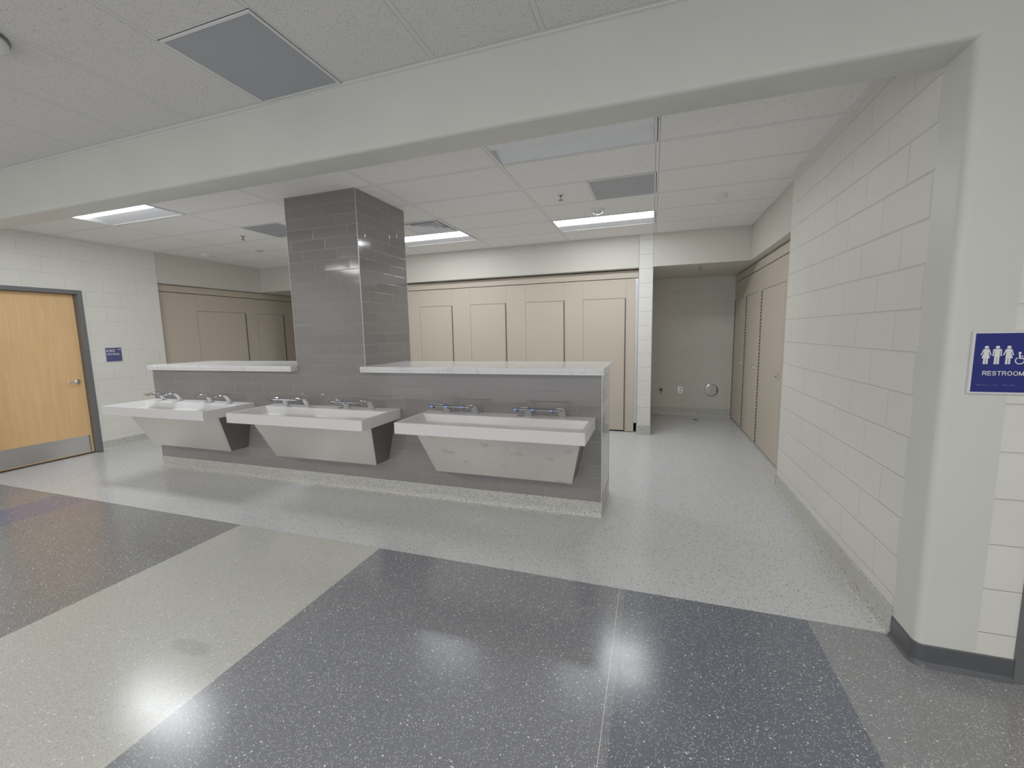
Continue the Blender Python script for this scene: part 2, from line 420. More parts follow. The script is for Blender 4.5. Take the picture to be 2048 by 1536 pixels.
# back pier, soffits, recess walls
bm = NB(); bx(bm, -.1996, -.0036, YBS, YBS+.45, 0, 3.3); struct(obj('wall_pier', bm, 'cmu_col', bevel=.012, seg=3), 'painted block pier between stalls and alcove')
bm = NB(); bx(bm, -6.2, -.20, YBS+.001, 8.2, ZS, 3.3); struct(obj('wall_back_soffit', bm, 'soffit', bevel=.004), 'cream soffit above the back stalls')
bm = NB(); bx(bm, -.004, XSR, YBS, 8.2, ZS, 3.3); struct(obj('wall_alcove_soffit', bm, 'soffit', bevel=.004), 'cream soffit above the alcove')
bm = NB(); bx(bm, XSR, 3.0, 4.54, 8.2, ZS, 3.3); struct(obj('wall_right_soffit', bm, 'soffit', bevel=.004), 'cream soffit above the right stalls')
bm = NB(); bx(bm, -9.2, XSLF, 4.60, 8.2, ZS-.010, 3.3); struct(obj('wall_left_soffit', bm, 'soffit', bevel=.004), 'cream soffit above the left stalls')
bm = NB(); bx(bm, XSLF, -6.2, YBS, 8.2, ZS, 3.3); struct(obj('wall_left_alcove_soffit', bm, 'soffit'), 'cream soffit above the left alcove')
bm = NB(); bx(bm, -6.4, -6.2, YBS, YBS+.45, 0, ZS); struct(obj('wall_left_pier', bm, 'cmu_col'), 'painted block pier behind the grey pillar')
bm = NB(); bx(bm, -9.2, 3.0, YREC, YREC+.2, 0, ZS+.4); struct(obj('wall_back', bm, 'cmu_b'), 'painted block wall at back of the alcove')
bm = NB(); bx(bm, -.2, -.0036, YBS+.45, YREC, 0, ZS); bx(bm, -6.4, -6.2, YBS+.45, YREC, 0, ZS); struct(obj('wall_alcove_side', bm, 'cmu_col'))
bm = NB(); bx(bm, 2.8, 3.0, 4.4, 8.3, 0, 3.3); bx(bm, -9.2, -9.0, -3.4, 8.3, 0, 3.3); bx(bm, 4.0, 4.2, -3.4, YF, 0, 3.3)
bx(bm, XR+.15, 3.0, 4.38, 4.52, 0, 3.3); bx(bm, -9.2, XL-.2, 4.4, 4.58, 0, 3.3)
struct(obj('wall_corridor', bm, 'plaster'))

# cove bases
def cove(bm, a, b, face, axis, sgn, h=.147, t=.009):
    """terrazzo cove: face coordinate, runs a..b along axis ('x' or 'y'), sgn = outward direction"""
    p = [(face-sgn*.002, 0), (face+sgn*(t+.035), 0), (face+sgn*(t+.030), .003), (face+sgn*(t+.014), .012), (face+sgn*(t+.005), .030), (face+sgn*t, .05), (face+sgn*t, h-.004), (face+sgn*(t-.004), h), (face-sgn*.002, h)]
    if axis == 'y': prism(bm, p, a, b, 'y')
    else: prism(bm, p, a, b, 'x')
bm = NB(); cove(bm, YFB-.005, 4.55, XR, 'y', -1); bx(bm, XR-.009, XPR, 4.54, 4.549, 0, .147)
struct(obj('baseboard_right', bm, 'base'), 'grey terrazzo cove base along right wall')
bm = NB(); cove(bm, DY1+.05, 4.605, XL, 'y', 1); struct(obj('baseboard_left', bm, 'base'), 'grey terrazzo cove base along left wall')
bm = NB(); cove(bm, -.0036, XPR, YREC, 'x', -1); struct(obj('baseboard_back', bm, 'base'), 'grey terrazzo cove base in the alcove')
bm = NB(); bx(bm, -.205, .002, YBS-.006, YBS+.45, 0, .147); struct(obj('baseboard_pier', bm, 'base', bevel=.004), 'grey terrazzo base around the pier')
# black vinyl base round the jamb
r = .036; t = .006
path = [(XR, YFB)]+[(XR+r-r*math.cos(a*PI/12), YF+r-r*math.sin(a*PI/12)) for a in range(0, 7)]+[(1.516, YF)]
nor = [(-1, 0)]+[(-math.cos(a*PI/12), -math.sin(a*PI/12)) for a in range(0, 7)]+[(0, -1)]
bm = NB(); prof = [(0, .104), (t*.7, .104), (t, .100), (t, .022), (t+.004, .010), (t+.013, .0), (0, 0)]
sweep(bm, path, [[Vector((p[0]+n[0]*q, p[1]+n[1]*q, z)) for q, z in prof] for p, n in zip(path, nor)])
struct(obj('baseboard_front', bm, 'vinyl', smooth=False), 'black vinyl base wrapping the rounded jamb')

# ------------------------------------------------------------------ doors
d1 = thing('door_1', (XL, (DY0+DY1)/2, 0), 'maple wood door in dark grey frame beside the custodial sign', 'door'); d1['kind'] = 'structure'; del d1['category']
bm = NB(); fo = .012; fx0, fx1 = XL-.13, XL+fo
for a, b in ((DY0-.052, DY0), (DY1, DY1+.052)): bx(bm, fx0, fx1, a, b, 0, DZ+.052)
bx(bm, fx0, fx1, DY0, DY1, DZ, DZ+.052)
for a, b in ((DY0, DY0+.014), (DY1-.014, DY1)): bx(bm, XL-.13, XL-.085-.05, a, b, 0, DZ)
bx(bm, XL-.13, XL-.135, DY0, DY1, DZ-.014, DZ)
obj('door_frame', bm, 'frame', d1, bevel=.003)
LX = XL-.085
bm = NB(); bx(bm, LX-.044, LX, DY0+.003, DY1-.004, .018, DZ-.004); leaf = obj('door_leaf', bm, 'wood', d1, bevel=.002)
bm = NB(); bx(bm, LX, LX+.0016, DY0+.03, DY1-.028, .03, .265); obj('kick_plate', bm, 'kick', leaf, bevel=.0006)
bm = NB(); hy, hz = 3.518, 1.015
lathe(bm, [(.032, 0), (.033, .004), (.026, .011), (.013, .014), (.012, .05), (.010, .054)], (LX, hy, hz), 'x')
secs = []
for i in range(9):
    s = i/8; yy = hy-.125*s; xx = LX+.052+.004*math.sin(s*PI); zz = hz-.010*s*s; w = .011*(1-.35*s)
    secs.append([Vector((xx+w*.7*math.cos(a*PI/4), yy, zz+w*math.sin(a*PI/4))) for a in range(8)])
sweep(bm, None, secs)
obj('door_handle', bm, 'chrome', leaf, smooth=True)
bm = NB(); bx(bm, LX-.02, LX+.02, DY0, DY1, 0, .010); obj('threshold', bm, 'gap', d1)
d2 = thing('door_2', (2.02, YF+.05, 0), 'dark grey metal door frame at far right edge', 'door'); d2['kind'] = 'structure'; del d2['category']
bm = NB(); bx(bm, 1.515, 1.567, YF-.012, YFB, 0, 2.25); bx(bm, 2.478, 2.53, YF-.012, YFB, 0, 2.25); bx(bm, 1.567, 2.478, YF-.012, YFB, 2.2, 2.25)
obj('door_frame', bm, 'frame', d2, bevel=.003)
bm = NB(); bx(bm, 1.57, 2.475, YF+.07, YF+.114, .012, 2.197); obj('door_leaf', bm, 'wood', d2)

# ------------------------------------------------------------------ grey tiled half walls, pillar, stone tops
def half_wall(x0, x1, label, right_end):
    t_ = thing('tiled_half_wall', ((x0+x1)/2, YS+KT/2, 0), label, 'half wall')
    bm = NB(); bx(bm, x0, x1, YS, YS+KT, .143, 1.2095); obj('tiled_face', bm, 'tile', t_)
    bm = NB(); e0 = .004 if not right_end else 0; e1 = .004 if right_end else 0
    bx(bm, x0-e0, x1+e1, YS-.004, YS+KT+.004, 0, .143)
    cove(bm, x0-e0, x1+e1, YS, 'x', -1, .143, .005)
    obj('terrazzo_base', bm, 'base', t_)
    bm = NB()
    xe = x1 if right_end else x0; s = 1 if right_end else -1
    for yy in (YS, YS+KT):
        bx(bm, min(xe-s*.002, xe+s*.003), max(xe-s*.002, xe+s*.003), yy-.003, yy+.003, .143, 1.208)
    obj('edge_trim', bm, 'alu', t_)
    return t_
half_wall(KL, PX0, 'grey tiled half wall left of the pillar, on terrazzo base', False)
half_wall(PX1, KR, 'grey tiled half wall right of the pillar, on terrazzo base', True)
pl = thing('tiled_pillar', ((PX0+PX1)/2, YS+PD/2, 0), 'square grey glazed tile pillar rising to the ceiling', 'pillar')
bm = NB(); bx(bm, PX0, PX1, YS, YS+PD, .143, ZC+.003); obj('tiled_face', bm, 'tile', pl)
bm = NB(); bx(bm, PX0, PX1, YS-.004, YS+PD+.004, 0, .143); cove(bm, PX0, PX1, YS, 'x', -1, .143, .005); obj('terrazzo_base', bm, 'base', pl)
bm = NB()
for xe in (PX0, PX1): bx(bm, xe-.002, xe+.002, YS-.002, YS+.002, 1.266, ZC)
bx(bm, PX1-.002, PX1+.002, YS+PD-.002, YS+PD+.002, 1.266, ZC)
obj('edge_trim', bm, 'alu', pl)
def counter(x0, x1, label):
    bm = NB(); bx(bm, x0, x1, 3.3127, 4.105, 1.2335, 1.2647)
    c = obj('countertop', bm, 'quartz', None, bevel=.0025)
    tag(c, label, 'countertop')
    bm = NB(); bx(bm, x0+.002, x1-.002, 3.3145, 3.36, 1.2103, 1.2335); bx(bm, x0+.002, x1-.002, 4.055, 4.103, 1.2103, 1.2335); bx(bm, x0+.004, x1-.004, 3.36, 4.055, 1.2103, 1.2335)
    obj('edge_buildup', bm, 'quartz', c, bevel=.002)
counter(-5.642, PX0-.001, 'white stone countertop on the half wall left of the pillar')
counter(PX1+.001, -.3516, 'white stone countertop on the half wall right of the pillar')

# ------------------------------------------------------------------ sinks
Z0, Z1, YK = .767, .860, YS-.0005
def sink(cx, label, lit, smear):
    s = thing('wall_sink', (cx, YS, Z0), label, 'sink', 'white trough sinks with steel aprons')
    hw, yf = .765, 2.83
    rim = [(cx-hw, yf), (cx+hw, yf), (cx+hw, YK), (cx-hw, YK)]
    i0 = [(cx-hw+.028, yf+.016), (cx+hw-.028, yf+.016), (cx+hw-.028, 3.238), (cx-hw+.028, 3.238)]
    i1 = [(cx-hw+.075, yf+.024), (cx+hw-.075, yf+.024), (cx+hw-.075, 3.215), (cx-hw+.075, 3.215)]
    i2 = [(cx-hw+.13, yf+.05), (cx+hw-.13, yf+.05), (cx+hw-.13, 3.17), (cx-hw+.13, 3.17)]
    bm = NB()
    R = lambda pts, z: [bm.verts.new((x, y, z)) for x, y in pts]
    ob, ot, a, b, c = R(rim, Z0), R(rim, Z1), R(i0, Z1), R(i1, Z1-.065), R(i2, Z1-.083)
    for A, B in ((ob, ot), (ot, a), (a, b), (b, c)):
        for i in range(4): bm.faces.new((A[i], A[(i+1) % 4], B[(i+1) % 4], B[i]))
    bm.faces.new(c); bm.faces.new(ob[::-1])
    basin = obj('basin', bm, 'basin', s, bevel=.0045, seg=3)
    bm = NB(); lathe(bm, [(.022, 0), (.022, .002), (.016, .003), (.006, .001)], (cx, 3.02, Z1-.0832)); obj('drain', bm, 'chrome', basin, smooth=True)
    # steel apron: front slopes back, ends lean in
    ht, hb, yt, yb, zb = .705, .607, 3.022, 3.20, .352
    def face(x): return x
    bm = NB()
    T = [(cx-ht, yt, Z0), (cx+ht, yt, Z0), (cx+ht, YK, Z0), (cx-ht, YK, Z0)]
    B = [(cx-hb, yb, zb), (cx+hb, yb, zb), (cx+hb, YK, zb), (cx-hb, YK, zb)]
    tv = [bm.verts.new(p) for p in T]; bv = [bm.verts.new(p) for p in B]
    bm.faces.new(tv); bm.faces.new(bv[::-1])
    for i in range(4): bm.faces.new((tv[i], tv[(i+1) % 4], bv[(i+1) % 4], bv[i]))
    ap = obj('steel_apron', bm, 'steel_s' if smear else 'steel', s, bevel=.004)
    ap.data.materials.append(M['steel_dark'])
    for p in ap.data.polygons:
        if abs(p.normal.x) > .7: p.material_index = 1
    # folded flange at the right of the front panel
    bm = NB()
    n = Vector((0, -(Z0-zb), -(yb-yt))).normalized()*.0035
    def on(x, t): return Vector((x, yt+(yb-yt)*t, Z0+(zb-Z0)*t))
    for q0, q1 in ((.004, .020), (.024, .040)):
        pts = [on(cx+ht-q1, .005), on(cx+ht-q0, .005), on(cx+hb-q0, .995), on(cx+hb-q1, .995)]
        lo = [bm.verts.new(p) for p in pts]; up = [bm.verts.new(p+n) for p in pts]
        bm.faces.new(lo[::-1]); bm.faces.new(up)
        for i in range(4): bm.faces.new((lo[i], lo[(i+1) % 4], up[(i+1) % 4], up[i]))
    obj('flange', bm, 'steel', ap)
    bm = NB(); bx(bm, cx-.70, cx+.70, yf+.03, YK, Z0-.004, Z0+.001); obj('underframe', bm, 'gap', s)
    # two wash bars: a flat bar carried by two bent legs
    for side, (xa, xb) in enumerate(((cx-.535, cx-.262), (cx+.222, cx+.508))):
        def bar_pt(t):
            return xa-.10+(xb+.022-xa+.10)*t
        bm = NB(); secs = []
        for i in range(15):
            t = i/14; w = .034*(.35+.65*min(1, t*5)) if t < .2 else .034
            x = bar_pt(t); hgt = .010*(.5+.5*min(1, t*6)); yc = 3.185
            secs.append([Vector((x, yc+w*math.cos(k*PI/6), .944+hgt*math.sin(k*PI/6))) for k in range(12)])
        sweep(bm, None, secs)
        fa = obj('wash_bar', bm, 'darkchrome', s, smooth=True)
        for lx in (xa, xb):
            bm = NB(); secs = []
            pts = [(3.318, Z1-.002), (3.312, .875), (3.300, .900), (3.286, .925), (3.268, .945), (3.242, .957), (3.215, .957), (3.185, .950)]
            for i, (yy, zz) in enumerate(pts):
                j, k = max(0, i-1), min(len(pts)-1, i+1)
                tg = Vector((0, pts[k][0]-pts[j][0], pts[k][1]-pts[j][1])).normalized(); nn = Vector((0, -tg.z, tg.y))
                w = .031 if i < 3 else .029; h = .013 if i < 5 else .009
                secs.append([Vector((lx, yy, zz))+Vector((1, 0, 0))*w*math.copysign(abs(math.cos(a))**.5, math.cos(a))+nn*h*math.copysign(abs(math.sin(a))**.5, math.sin(a)) for a in [q*PI/8+.01 for q in range(16)]])
            sweep(bm, None, secs); obj('leg', bm, 'chrome', fa, smooth=True)
        for k, t in enumerate((.08, .43, .80)):
            bm = NB(); x = bar_pt(t)
            lathe(bm, [(.006, 0), (.006, -.003), (.0035, -.0045)], (x, 3.1535, .944), 'y', 12)
            on_ = lit == 2 or (lit == 1 and side == 1 and k == 1)
            obj('indicator_light', bm, 'led' if on_ else 'ledoff', fa, label='glowing blue indicator' if on_ else None)
            bm = NB(); lathe(bm, [(.012, 0), (.012, -.008), (.009, -.010)], (x+.01, 3.185, .936), 'z', 14); obj('nozzle', bm, 'gap', fa)
        if side == 1:
            bm = NB(); lathe(bm, [(.027, 0), (.027, .0025), (.024, .004)], (xa-.075, 3.315, Z1-.0005)); obj('filler_cap', bm, 'darkchrome', basin, smooth=False, label='dark round filler cap')
    return s
sink(-1.19, 'white trough sink with steel apron at right end, blue lights glowing on both bars', 2, True)
sink(-3.03, 'middle white trough sink with steel apron below the grey pillar', 1, False)
sink(-4.868, 'leftmost white trough sink with steel apron nearest the wooden door', 0, False)

# ------------------------------------------------------------------ toilet partitions
HZ = 2.04
def partition(name, label, face, nrm, axis, u0, u1, doors, hinge_right, latches, bracket=None):
    """doors: (a, b) spans along axis; face plane coordinate, nrm = direction towards the viewer"""
    t_ = thing(name, ((u0+u1)/2, face, 0) if axis == 'x' else (face, (u0+u1)/2, 0), label, 'toilet partition', 'beige stall partitions')
    def B(bm, a, b, d0, d1, z0, z1):
        f0, f1 = sorted((face+nrm*d0, face+nrm*d1))
        if axis == 'x': bx(bm, a, b, f0, f1, z0, z1)
        else: bx(bm, f0, f1, a, b, z0, z1)
    gp = .016
    doors = sorted(doors); edges = [u0]+[e for d in doors for e in d]+[u1]
    for i in range(0, len(edges), 2):
        a, b = edges[i], edges[i+1]
        if i > 0: a += gp if hinge_right else .0045
        if i+2 < len(edges): b -= .0045 if hinge_right else gp
        bm = NB(); B(bm, a, b, -.025, 0, .012, 2.325); obj('pilaster', bm, 'part', t_, bevel=.0015)
    for a, b in doors:
        lo, hi = (a-.003, b+gp-.001) if hinge_right else (a-gp+.001, b+.003)
        bm = NB(); B(bm, lo, hi, -.025, 0, HZ+.0075, 2.325); obj('transom_panel', bm, 'part', t_, bevel=.001)
        bm = NB(); B(bm, a, b, -.024, .001, .026, HZ); d = obj('stall_door', bm, 'part', t_, bevel=.002)
        h0, h1 = (b+.001, b+gp-.001) if hinge_right else (a-gp+.001, a-.001)
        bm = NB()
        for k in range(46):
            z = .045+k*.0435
            if z+.026 < HZ: B(bm, h0+.001, h1-.001, -.02, .013, z, z+.025)  # dark segments colour in the shade between hinge knuckles
        obj('hinge', bm, 'gap', d, label='continuous hinge, dark segments for the shade between knuckles')
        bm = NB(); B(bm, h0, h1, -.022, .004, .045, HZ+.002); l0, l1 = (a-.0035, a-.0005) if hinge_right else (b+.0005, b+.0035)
        B(bm, l0, l1, -.022, -.001, .05, HZ+.004); B(bm, a, b, -.022, -.001, HZ+.0005, HZ+.0065); obj('hinge_strip_gap_shade', bm, 'strip_shade', d)  # hinge backing strip, plus dark strips that paint shade into the door gaps
        if latches:
            lu = (a+.125) if not hinge_right else a+.07
            bm = NB()
            sec = [(lu+.014*math.cos(q*PI/8), 1.035+.032*math.sin(q*PI/8)) for q in range(16)]
            f0, f1 = sorted((face+nrm*.001, face+nrm*.007))
            prism(bm, sec, f0, f1, 'x' if axis == 'y' else 'y')
            B(bm, lu-.006, lu+.006, .007, .03, 1.02, 1.036); B(bm, lu-.006, lu+.045, .024, .032, 1.008, 1.022)
            B(bm, lu-.005, lu+.004, .007, .013, .985, 1.02)
            obj('latch', bm, 'chrome', d, label='small chrome thumb latch')
    bm = NB(); B(bm, u0, bracket[1] if bracket else u1, -.03, .006, 2.336, 2.443); obj('head_rail', bm, 'part', t_, bevel=.002)
    if bracket:
        bm = NB(); B(bm, bracket[0], bracket[1], -.03, .004, .15, 2.325); br = obj('wall_bracket', bm, 'alu', t_, bevel=.001, label='satin aluminium wall channel')
        bm = NB()
        for z in (.35, .62, .95, 1.3, 1.65, 1.95, 2.22):
            bc = (bracket[0]+bracket[1])/2
            B(bm, bc-.004, bc+.004, .004, .006, z-.004, z+.004)
        obj('screw', bm, 'gap', br)
    return t_
bd = [(-4.80-.04, -4.23-.0), (-3.89, -3.278), (-2.925, -2.303), (-1.953, -1.332), (-1.023, -.40)]
partition('toilet_partition', 'beige stall partition across the back, behind the half wall', YPB, -1, 'x', -6.2, -.252, bd, True, True, (-.25, -.2065))
partition('toilet_partition', 'beige stall partition along right side of the alcove, chrome latches', XPR, -1, 'y', 4.62, 8.14, [(5.222, 6.215), (6.46, 7.150), (7.36, 8.055)], True, True, None)
partition('toilet_partition', 'beige stall partition beyond the left block wall', XPL, 1, 'y', 4.60, 8.14, [(5.255, 6.16), (6.43, 7.045), (7.36, 8.05)], True, False, None)

# ------------------------------------------------------------------ ceiling things
def rect_frame(bm, x0, x1, y0, y1, w, z0, z1):
    bx(bm, x0, x1, y0, y0+w, z0, z1); bx(bm, x0, x1, y1-w, y1, z0, z1); bx(bm, x0, x0+w, y0+w, y1-w, z0, z1); bx(bm, x1-w, x1, y0+w, y1-w, z0, z1)
def troffer(x0, y0, lit, label):
    t_ = thing('ceiling_light', (x0+LW/2, y0+LD/2, ZC), label, 'ceiling light', 'recessed ceiling lights')
    x1, y1 = x0+LW-.006, y0+LD-.006; x0 += .006; y0 += .006; ym = y0+.30
    bm = NB(); rect_frame(bm, x0, x1, y0, y1, .016, ZC-.006, ZC+.002)
    for a in (x0+.014, x1-.016): bx(bm, a, a+.002, y0+.01, y1-.01, ZC, ZC+.1)
    bx(bm, x0+.014, x1-.014, y1-.018, y1-.016, ZC, ZC+.02); bx(bm, x0+.014, x1-.014, y0+.010, y0+.014, ZC, ZC+.1)
    bx(bm, x0, x1, y0, y1, ZC+.1, ZC+.104)
    obj('housing', bm, 'white', t_)
    bm = NB(); bx(bm, x0+.018, x1-.018, y0+.018, ym, ZC-.002, ZC+.055); le = obj('lens', bm, 'lens' if lit else 'offpanel', t_)
    if lit:
        le.data.materials.append(M['lens_side'])
        for p in le.data.polygons:
            if p.normal.z > -.5: p.material_index = 1
    bm = NB(); quad(bm, [(x0+.018, ym+.004, ZC+.06), (x1-.018, ym+.004, ZC+.06), (x1-.018, y1-.018, ZC+.001), (x0+.018, y1-.018, ZC+.001)])
    obj('reflector', bm, 'offpanel', t_)
    return t_
labs = ['lit recessed ceiling light partly behind the header at left', 'lit recessed ceiling light just right of the grey pillar', 'lit recessed ceiling light in front of the back soffit near the pier',
        'unlit recessed ceiling panel tucked behind the header, right of the pillar', 'unlit recessed ceiling panel glimpsed just left of the pillar']
for (x, y), l, on_ in zip(troffers, labs, (1, 1, 1, 0, 0)): troffer(x, y, on_, l)
def vent(x0, y0, z, label, w=.61, d=.608):
    t_ = thing('ceiling_vent', (x0+w/2, y0+d/2, z), label, 'ceiling vent', 'perforated return air grilles')
    bm = NB(); rect_frame(bm, x0+.006, x0+w-.006, y0+.006, y0+d-.006, .012, z-.006, z+.002); obj('frame', bm, 'white', t_)
    bm = NB(); bx(bm, x0+.017, x0+w-.017, y0+.017, y0+d-.017, z-.004, z+.004); obj('grille', bm, 'grille', t_, label='grey perforated metal face')
vent(VX, VY, ZC1, 'large grey perforated vent in corridor ceiling, top left', .61, .61)
vent(vents[0][0], vents[0][1], ZC, 'grey perforated vent in washroom ceiling at right, above the lit panel')
vent(vents[1][0], vents[1][1], ZC, 'grey perforated vent partly hidden left of the pillar')
# louvred supply diffuser
x0, y0 = diff; t_ = thing('air_diffuser', (x0+.305, y0+.304, ZC), 'white louvred square diffuser right of the pillar top', 'air diffuser')
bm = NB(); rect_frame(bm, x0+.006, x0+.604, y0+.006, y0+.602, .03, ZC-.006, ZC+.002); bx(bm, x0+.02, x0+.59, y0+.02, y0+.588, ZC+.05, ZC+.054); obj('frame', bm, 'white', t_)
for k in range(3):
    bm = NB(); q = .055+k*.075
    a, b, c, d = x0+q, x0+.61-q, y0+q, y0+.608-q
    for (p0, p1, m0, m1) in (((a, c), (b, c), (a+.05, c+.05), (b-.05, c+.05)), ((b, c), (b, d), (b-.05, c+.05), (b-.05, d-.05)), ((b, d), (a, d), (b-.05, d-.05), (a+.05, d-.05)), ((a, d), (a, c), (a+.05, d-.05), (a+.05, c+.05))):
        quad(bm, [(*p0, ZC-.010), (*p1, ZC-.010), (*m1, ZC+.03), (*m0, ZC+.03)])
    obj('louvre', bm, 'offpanel', t_)
bm = NB(); bx(bm, x0+.29, x0+.32, y0+.29, y0+.318, ZC-.004, ZC+.052); obj('centre_block', bm, 'white', t_)
def sprinkler(x, y, z, label):
    t_ = thing('fire_sprinkler', (x, y, z), label, 'sprinkler', 'pendant fire sprinklers')
    bm = NB(); lathe(bm, [(.036, .001), (.036, -.003), (.022, -.009), (.013, -.011)], (x, y, z)); obj('escutcheon', bm, 'chrome', t_, smooth=True)
    bm = NB(); lathe(bm, [(.009, -.009), (.009, -.016), (.003, -.020), (.003, -.046), (.003, -.05)], (x, y, z), 'z', 12)
    for s in (-1, 1): bx(bm, x+s*.011-.0012, x+s*.011+.0012, y-.002, y+.002, z-.048, z-.013)
    bx(bm, x-.012, x+.012, y-.002, y+.002, z-.016, z-.012); obj('body', bm, 'brass', t_)
    bm = NB(); lathe(bm, [(.026, -.050), (.026, -.0525)], (x, y, z), 'z', 16); obj('deflector', bm, 'brass', t_)
sprinkler(-.896, 4.332, ZC, 'small pendant sprinkler left of the right grey vent')
sprinkler(-5.23, 4.384, ZC, 'small pendant sprinkler left of the pillar, by the left grey vent')
sprinkler(.64, 6.775, ZS, 'small pendant sprinkler under the alcove soffit')
def detector(x, y, label, r=.075):
    t_ = thing('smoke_detector', (x, y, ZC), label, 'smoke detector', 'round white ceiling detectors')
    bm = NB(); lathe(bm, [(r, .001), (r, -.012), (r*.92, -.022)], (x, y, ZC)); obj('base', bm, 'white', t_, smooth=False)
    bm = NB(); lathe(bm, [(r*.86, -.022), (r*.82, -.030), (r*.5, -.045), (r*.2, -.049)], (x, y, ZC)); obj('cover', bm, 'white', t_, smooth=True)
    bm = NB(); lathe(bm, [(.006, -.049), (.005, -.052)], (x, y, ZC), 'z', 10); obj('indicator_light', bm, 'ledoff', t_)
detector(.631, 4.948, 'round white smoke detector on ceiling above the alcove')
detector(-6.841, 5.047, 'round white smoke detector on ceiling above the left stalls')
def strobe(x, y, label):
    t_ = thing('ceiling_strobe', (x, y, ZC), label, 'alarm strobe', 'ceiling alarm strobes')
    bm = NB(); lathe(bm, [(.080, .001), (.080, -.014), (.068, -.024), (.045, -.026)], (x, y, ZC)); obj('housing', bm, 'white', t_, smooth=False)
    bm = NB(); lathe(bm, [(.05, -.024), (.05, -.036), (.03, -.048), (.01, -.051)], (x, y, ZC), 'z', 20); obj('strobe_lens', bm, 'chrome', t_, smooth=True)
strobe(-.610, 4.985, 'round ceiling strobe with clear lens just before the lit panel at right')
strobe(-5.735, 5.063, 'round ceiling strobe with clear lens left of the pillar')
bm = NB(); cx, cy = -3.145, 1.255
t_ = thing('ceiling_speaker', (cx, cy, ZC1), 'round white ceiling device cut by the top left edge', 'ceiling speaker')
bm = NB(); lathe(bm, [(.150, .001), (.150, -.010), (.142, -.016)], (cx, cy, ZC1), 'z', 40); obj('rim', bm, 'frame', t_)
bm = NB(); lathe(bm, [(.143, -.012), (.143, -.034), (.12, -.044), (.03, -.05)], (cx, cy, ZC1), 'z', 40); obj('cover', bm, 'white', t_, smooth=True)

# ------------------------------------------------------------------ signs
def bar(p, q, w):
    a, b = Vector(p), Vector(q); n = Vector((-(b-a).y, (b-a).x)).normalized()*w/2
    return [tuple(a-n), tuple(b-n), tuple(b+n), tuple(a+n)]
def arc(cx, cy, rx, ry, a0, a1, n=14):
    return [(cx+rx*math.cos(math.radians(a0+(a1-a0)*i/n)), cy+ry*math.sin(math.radians(a0+(a1-a0)*i/n))) for i in range(n+1)]
GLY = {
 'R': (.68, [[(0, 0), (0, 1), (.42, 1)]+arc(.42, .76, .24, .24, 90, -90)+[(0, .52)], [(.36, .52), (.68, 0)]]),
 'E': (.60, [[(.6, 1), (0, 1), (0, 0), (.62, 0)], [(0, .52), (.55, .52)]]),
 'S': (.66, [arc(.33, .755, .30, .245, 15, 270)+arc(.33, .255, .33, .255, 90, -165)]),
 'T': (.68, [[(0, 1), (.68, 1)], [(.34, 1), (.34, 0)]]),
 'O': (.80, [arc(.4, .5, .4, .5, 0, 360, 26)]),
 'M': (.80, [[(0, 0), (0, 1), (.4, .05), (.8, 1), (.8, 0)]]),
 'A': (.74, [[(0, 0), (.37, 1), (.74, 0)], [(.14, .36), (.60, .36)]]),
 '1': (.40, [[(.06, .76), (.28, 1), (.28, 0)]]),
 '6': (.62, [arc(.31, .32, .31, .32, 0, 360, 22), arc(.40, .34, .40, .66, 183, 68)]),
 '2': (.62, [arc(.31, .70, .30, .30, 170, -28)+[(0, 0), (.62, 0)]]),
 'C': (.74, [arc(.4, .5, .4, .5, 42, 318, 20)]),
 'U': (.64, [[(0, 1)]+arc(.32, .32, .32, .32, 180, 360)+[(.64, 1)]]),
 'D': (.68, [[(.3, 0), (0, 0), (0, 1), (.3, 1)]+arc(.3, .5, .38, .5, 90, -90)]),
 'I': (.02, [[(0, 0), (0, 1)]]),
 'L': (.54, [[(0, 1), (0, 0), (.54, 0)]]),
}
def text(body, h, mat, parent, name, frame, at, width, stroke=.155):
    """cap height h, fitted to the given width from the baseline start at"""
    bm = NB(); gap = .30
    tot = sum(GLY[c][0] for c in body)+gap*(len(body)-1)
    sx = width/tot; x = 0
    for c in body:
        w, strokes = GLY[c]; sw = stroke*h
        for st in strokes:
            pts = [(at[0]+(x+p[0])*sx, at[1]+p[1]*h) for p in st]
            for i, (p, q) in enumerate(zip(pts, pts[1:])):
                dv = Vector(q)-Vector(p)
                if dv.length < 1e-7: continue
                e = dv.normalized()*sw*.5
                p2 = tuple(Vector(p)-e) if i == 0 else p; q2 = tuple(Vector(q)+e) if i == len(pts)-2 else q
                poly2(bm, bar(p2, q2, sw), frame)
                if i < len(pts)-2:
                    big = 1.0 if len(pts) < 8 else .96
                    disc2(bm, q, sw*.5*big, sw*.5*big, frame, n=8)
        x += w+gap
    return obj(name, bm, mat, parent)
def poly2(bm, pts, frame, d=None):
    if d is None: d = .0006+.00002*len(bm.faces)   # overlapping strokes sit a hair apart
    bm.faces.new([bm.verts.new(frame(u, v, d)) for u, v in pts])
def disc2(bm, c, rx, ry, frame, d=None, n=20): poly2(bm, [(c[0]+rx*math.cos(2*PI*i/n), c[1]+ry*math.sin(2*PI*i/n)) for i in range(n)], frame, d)
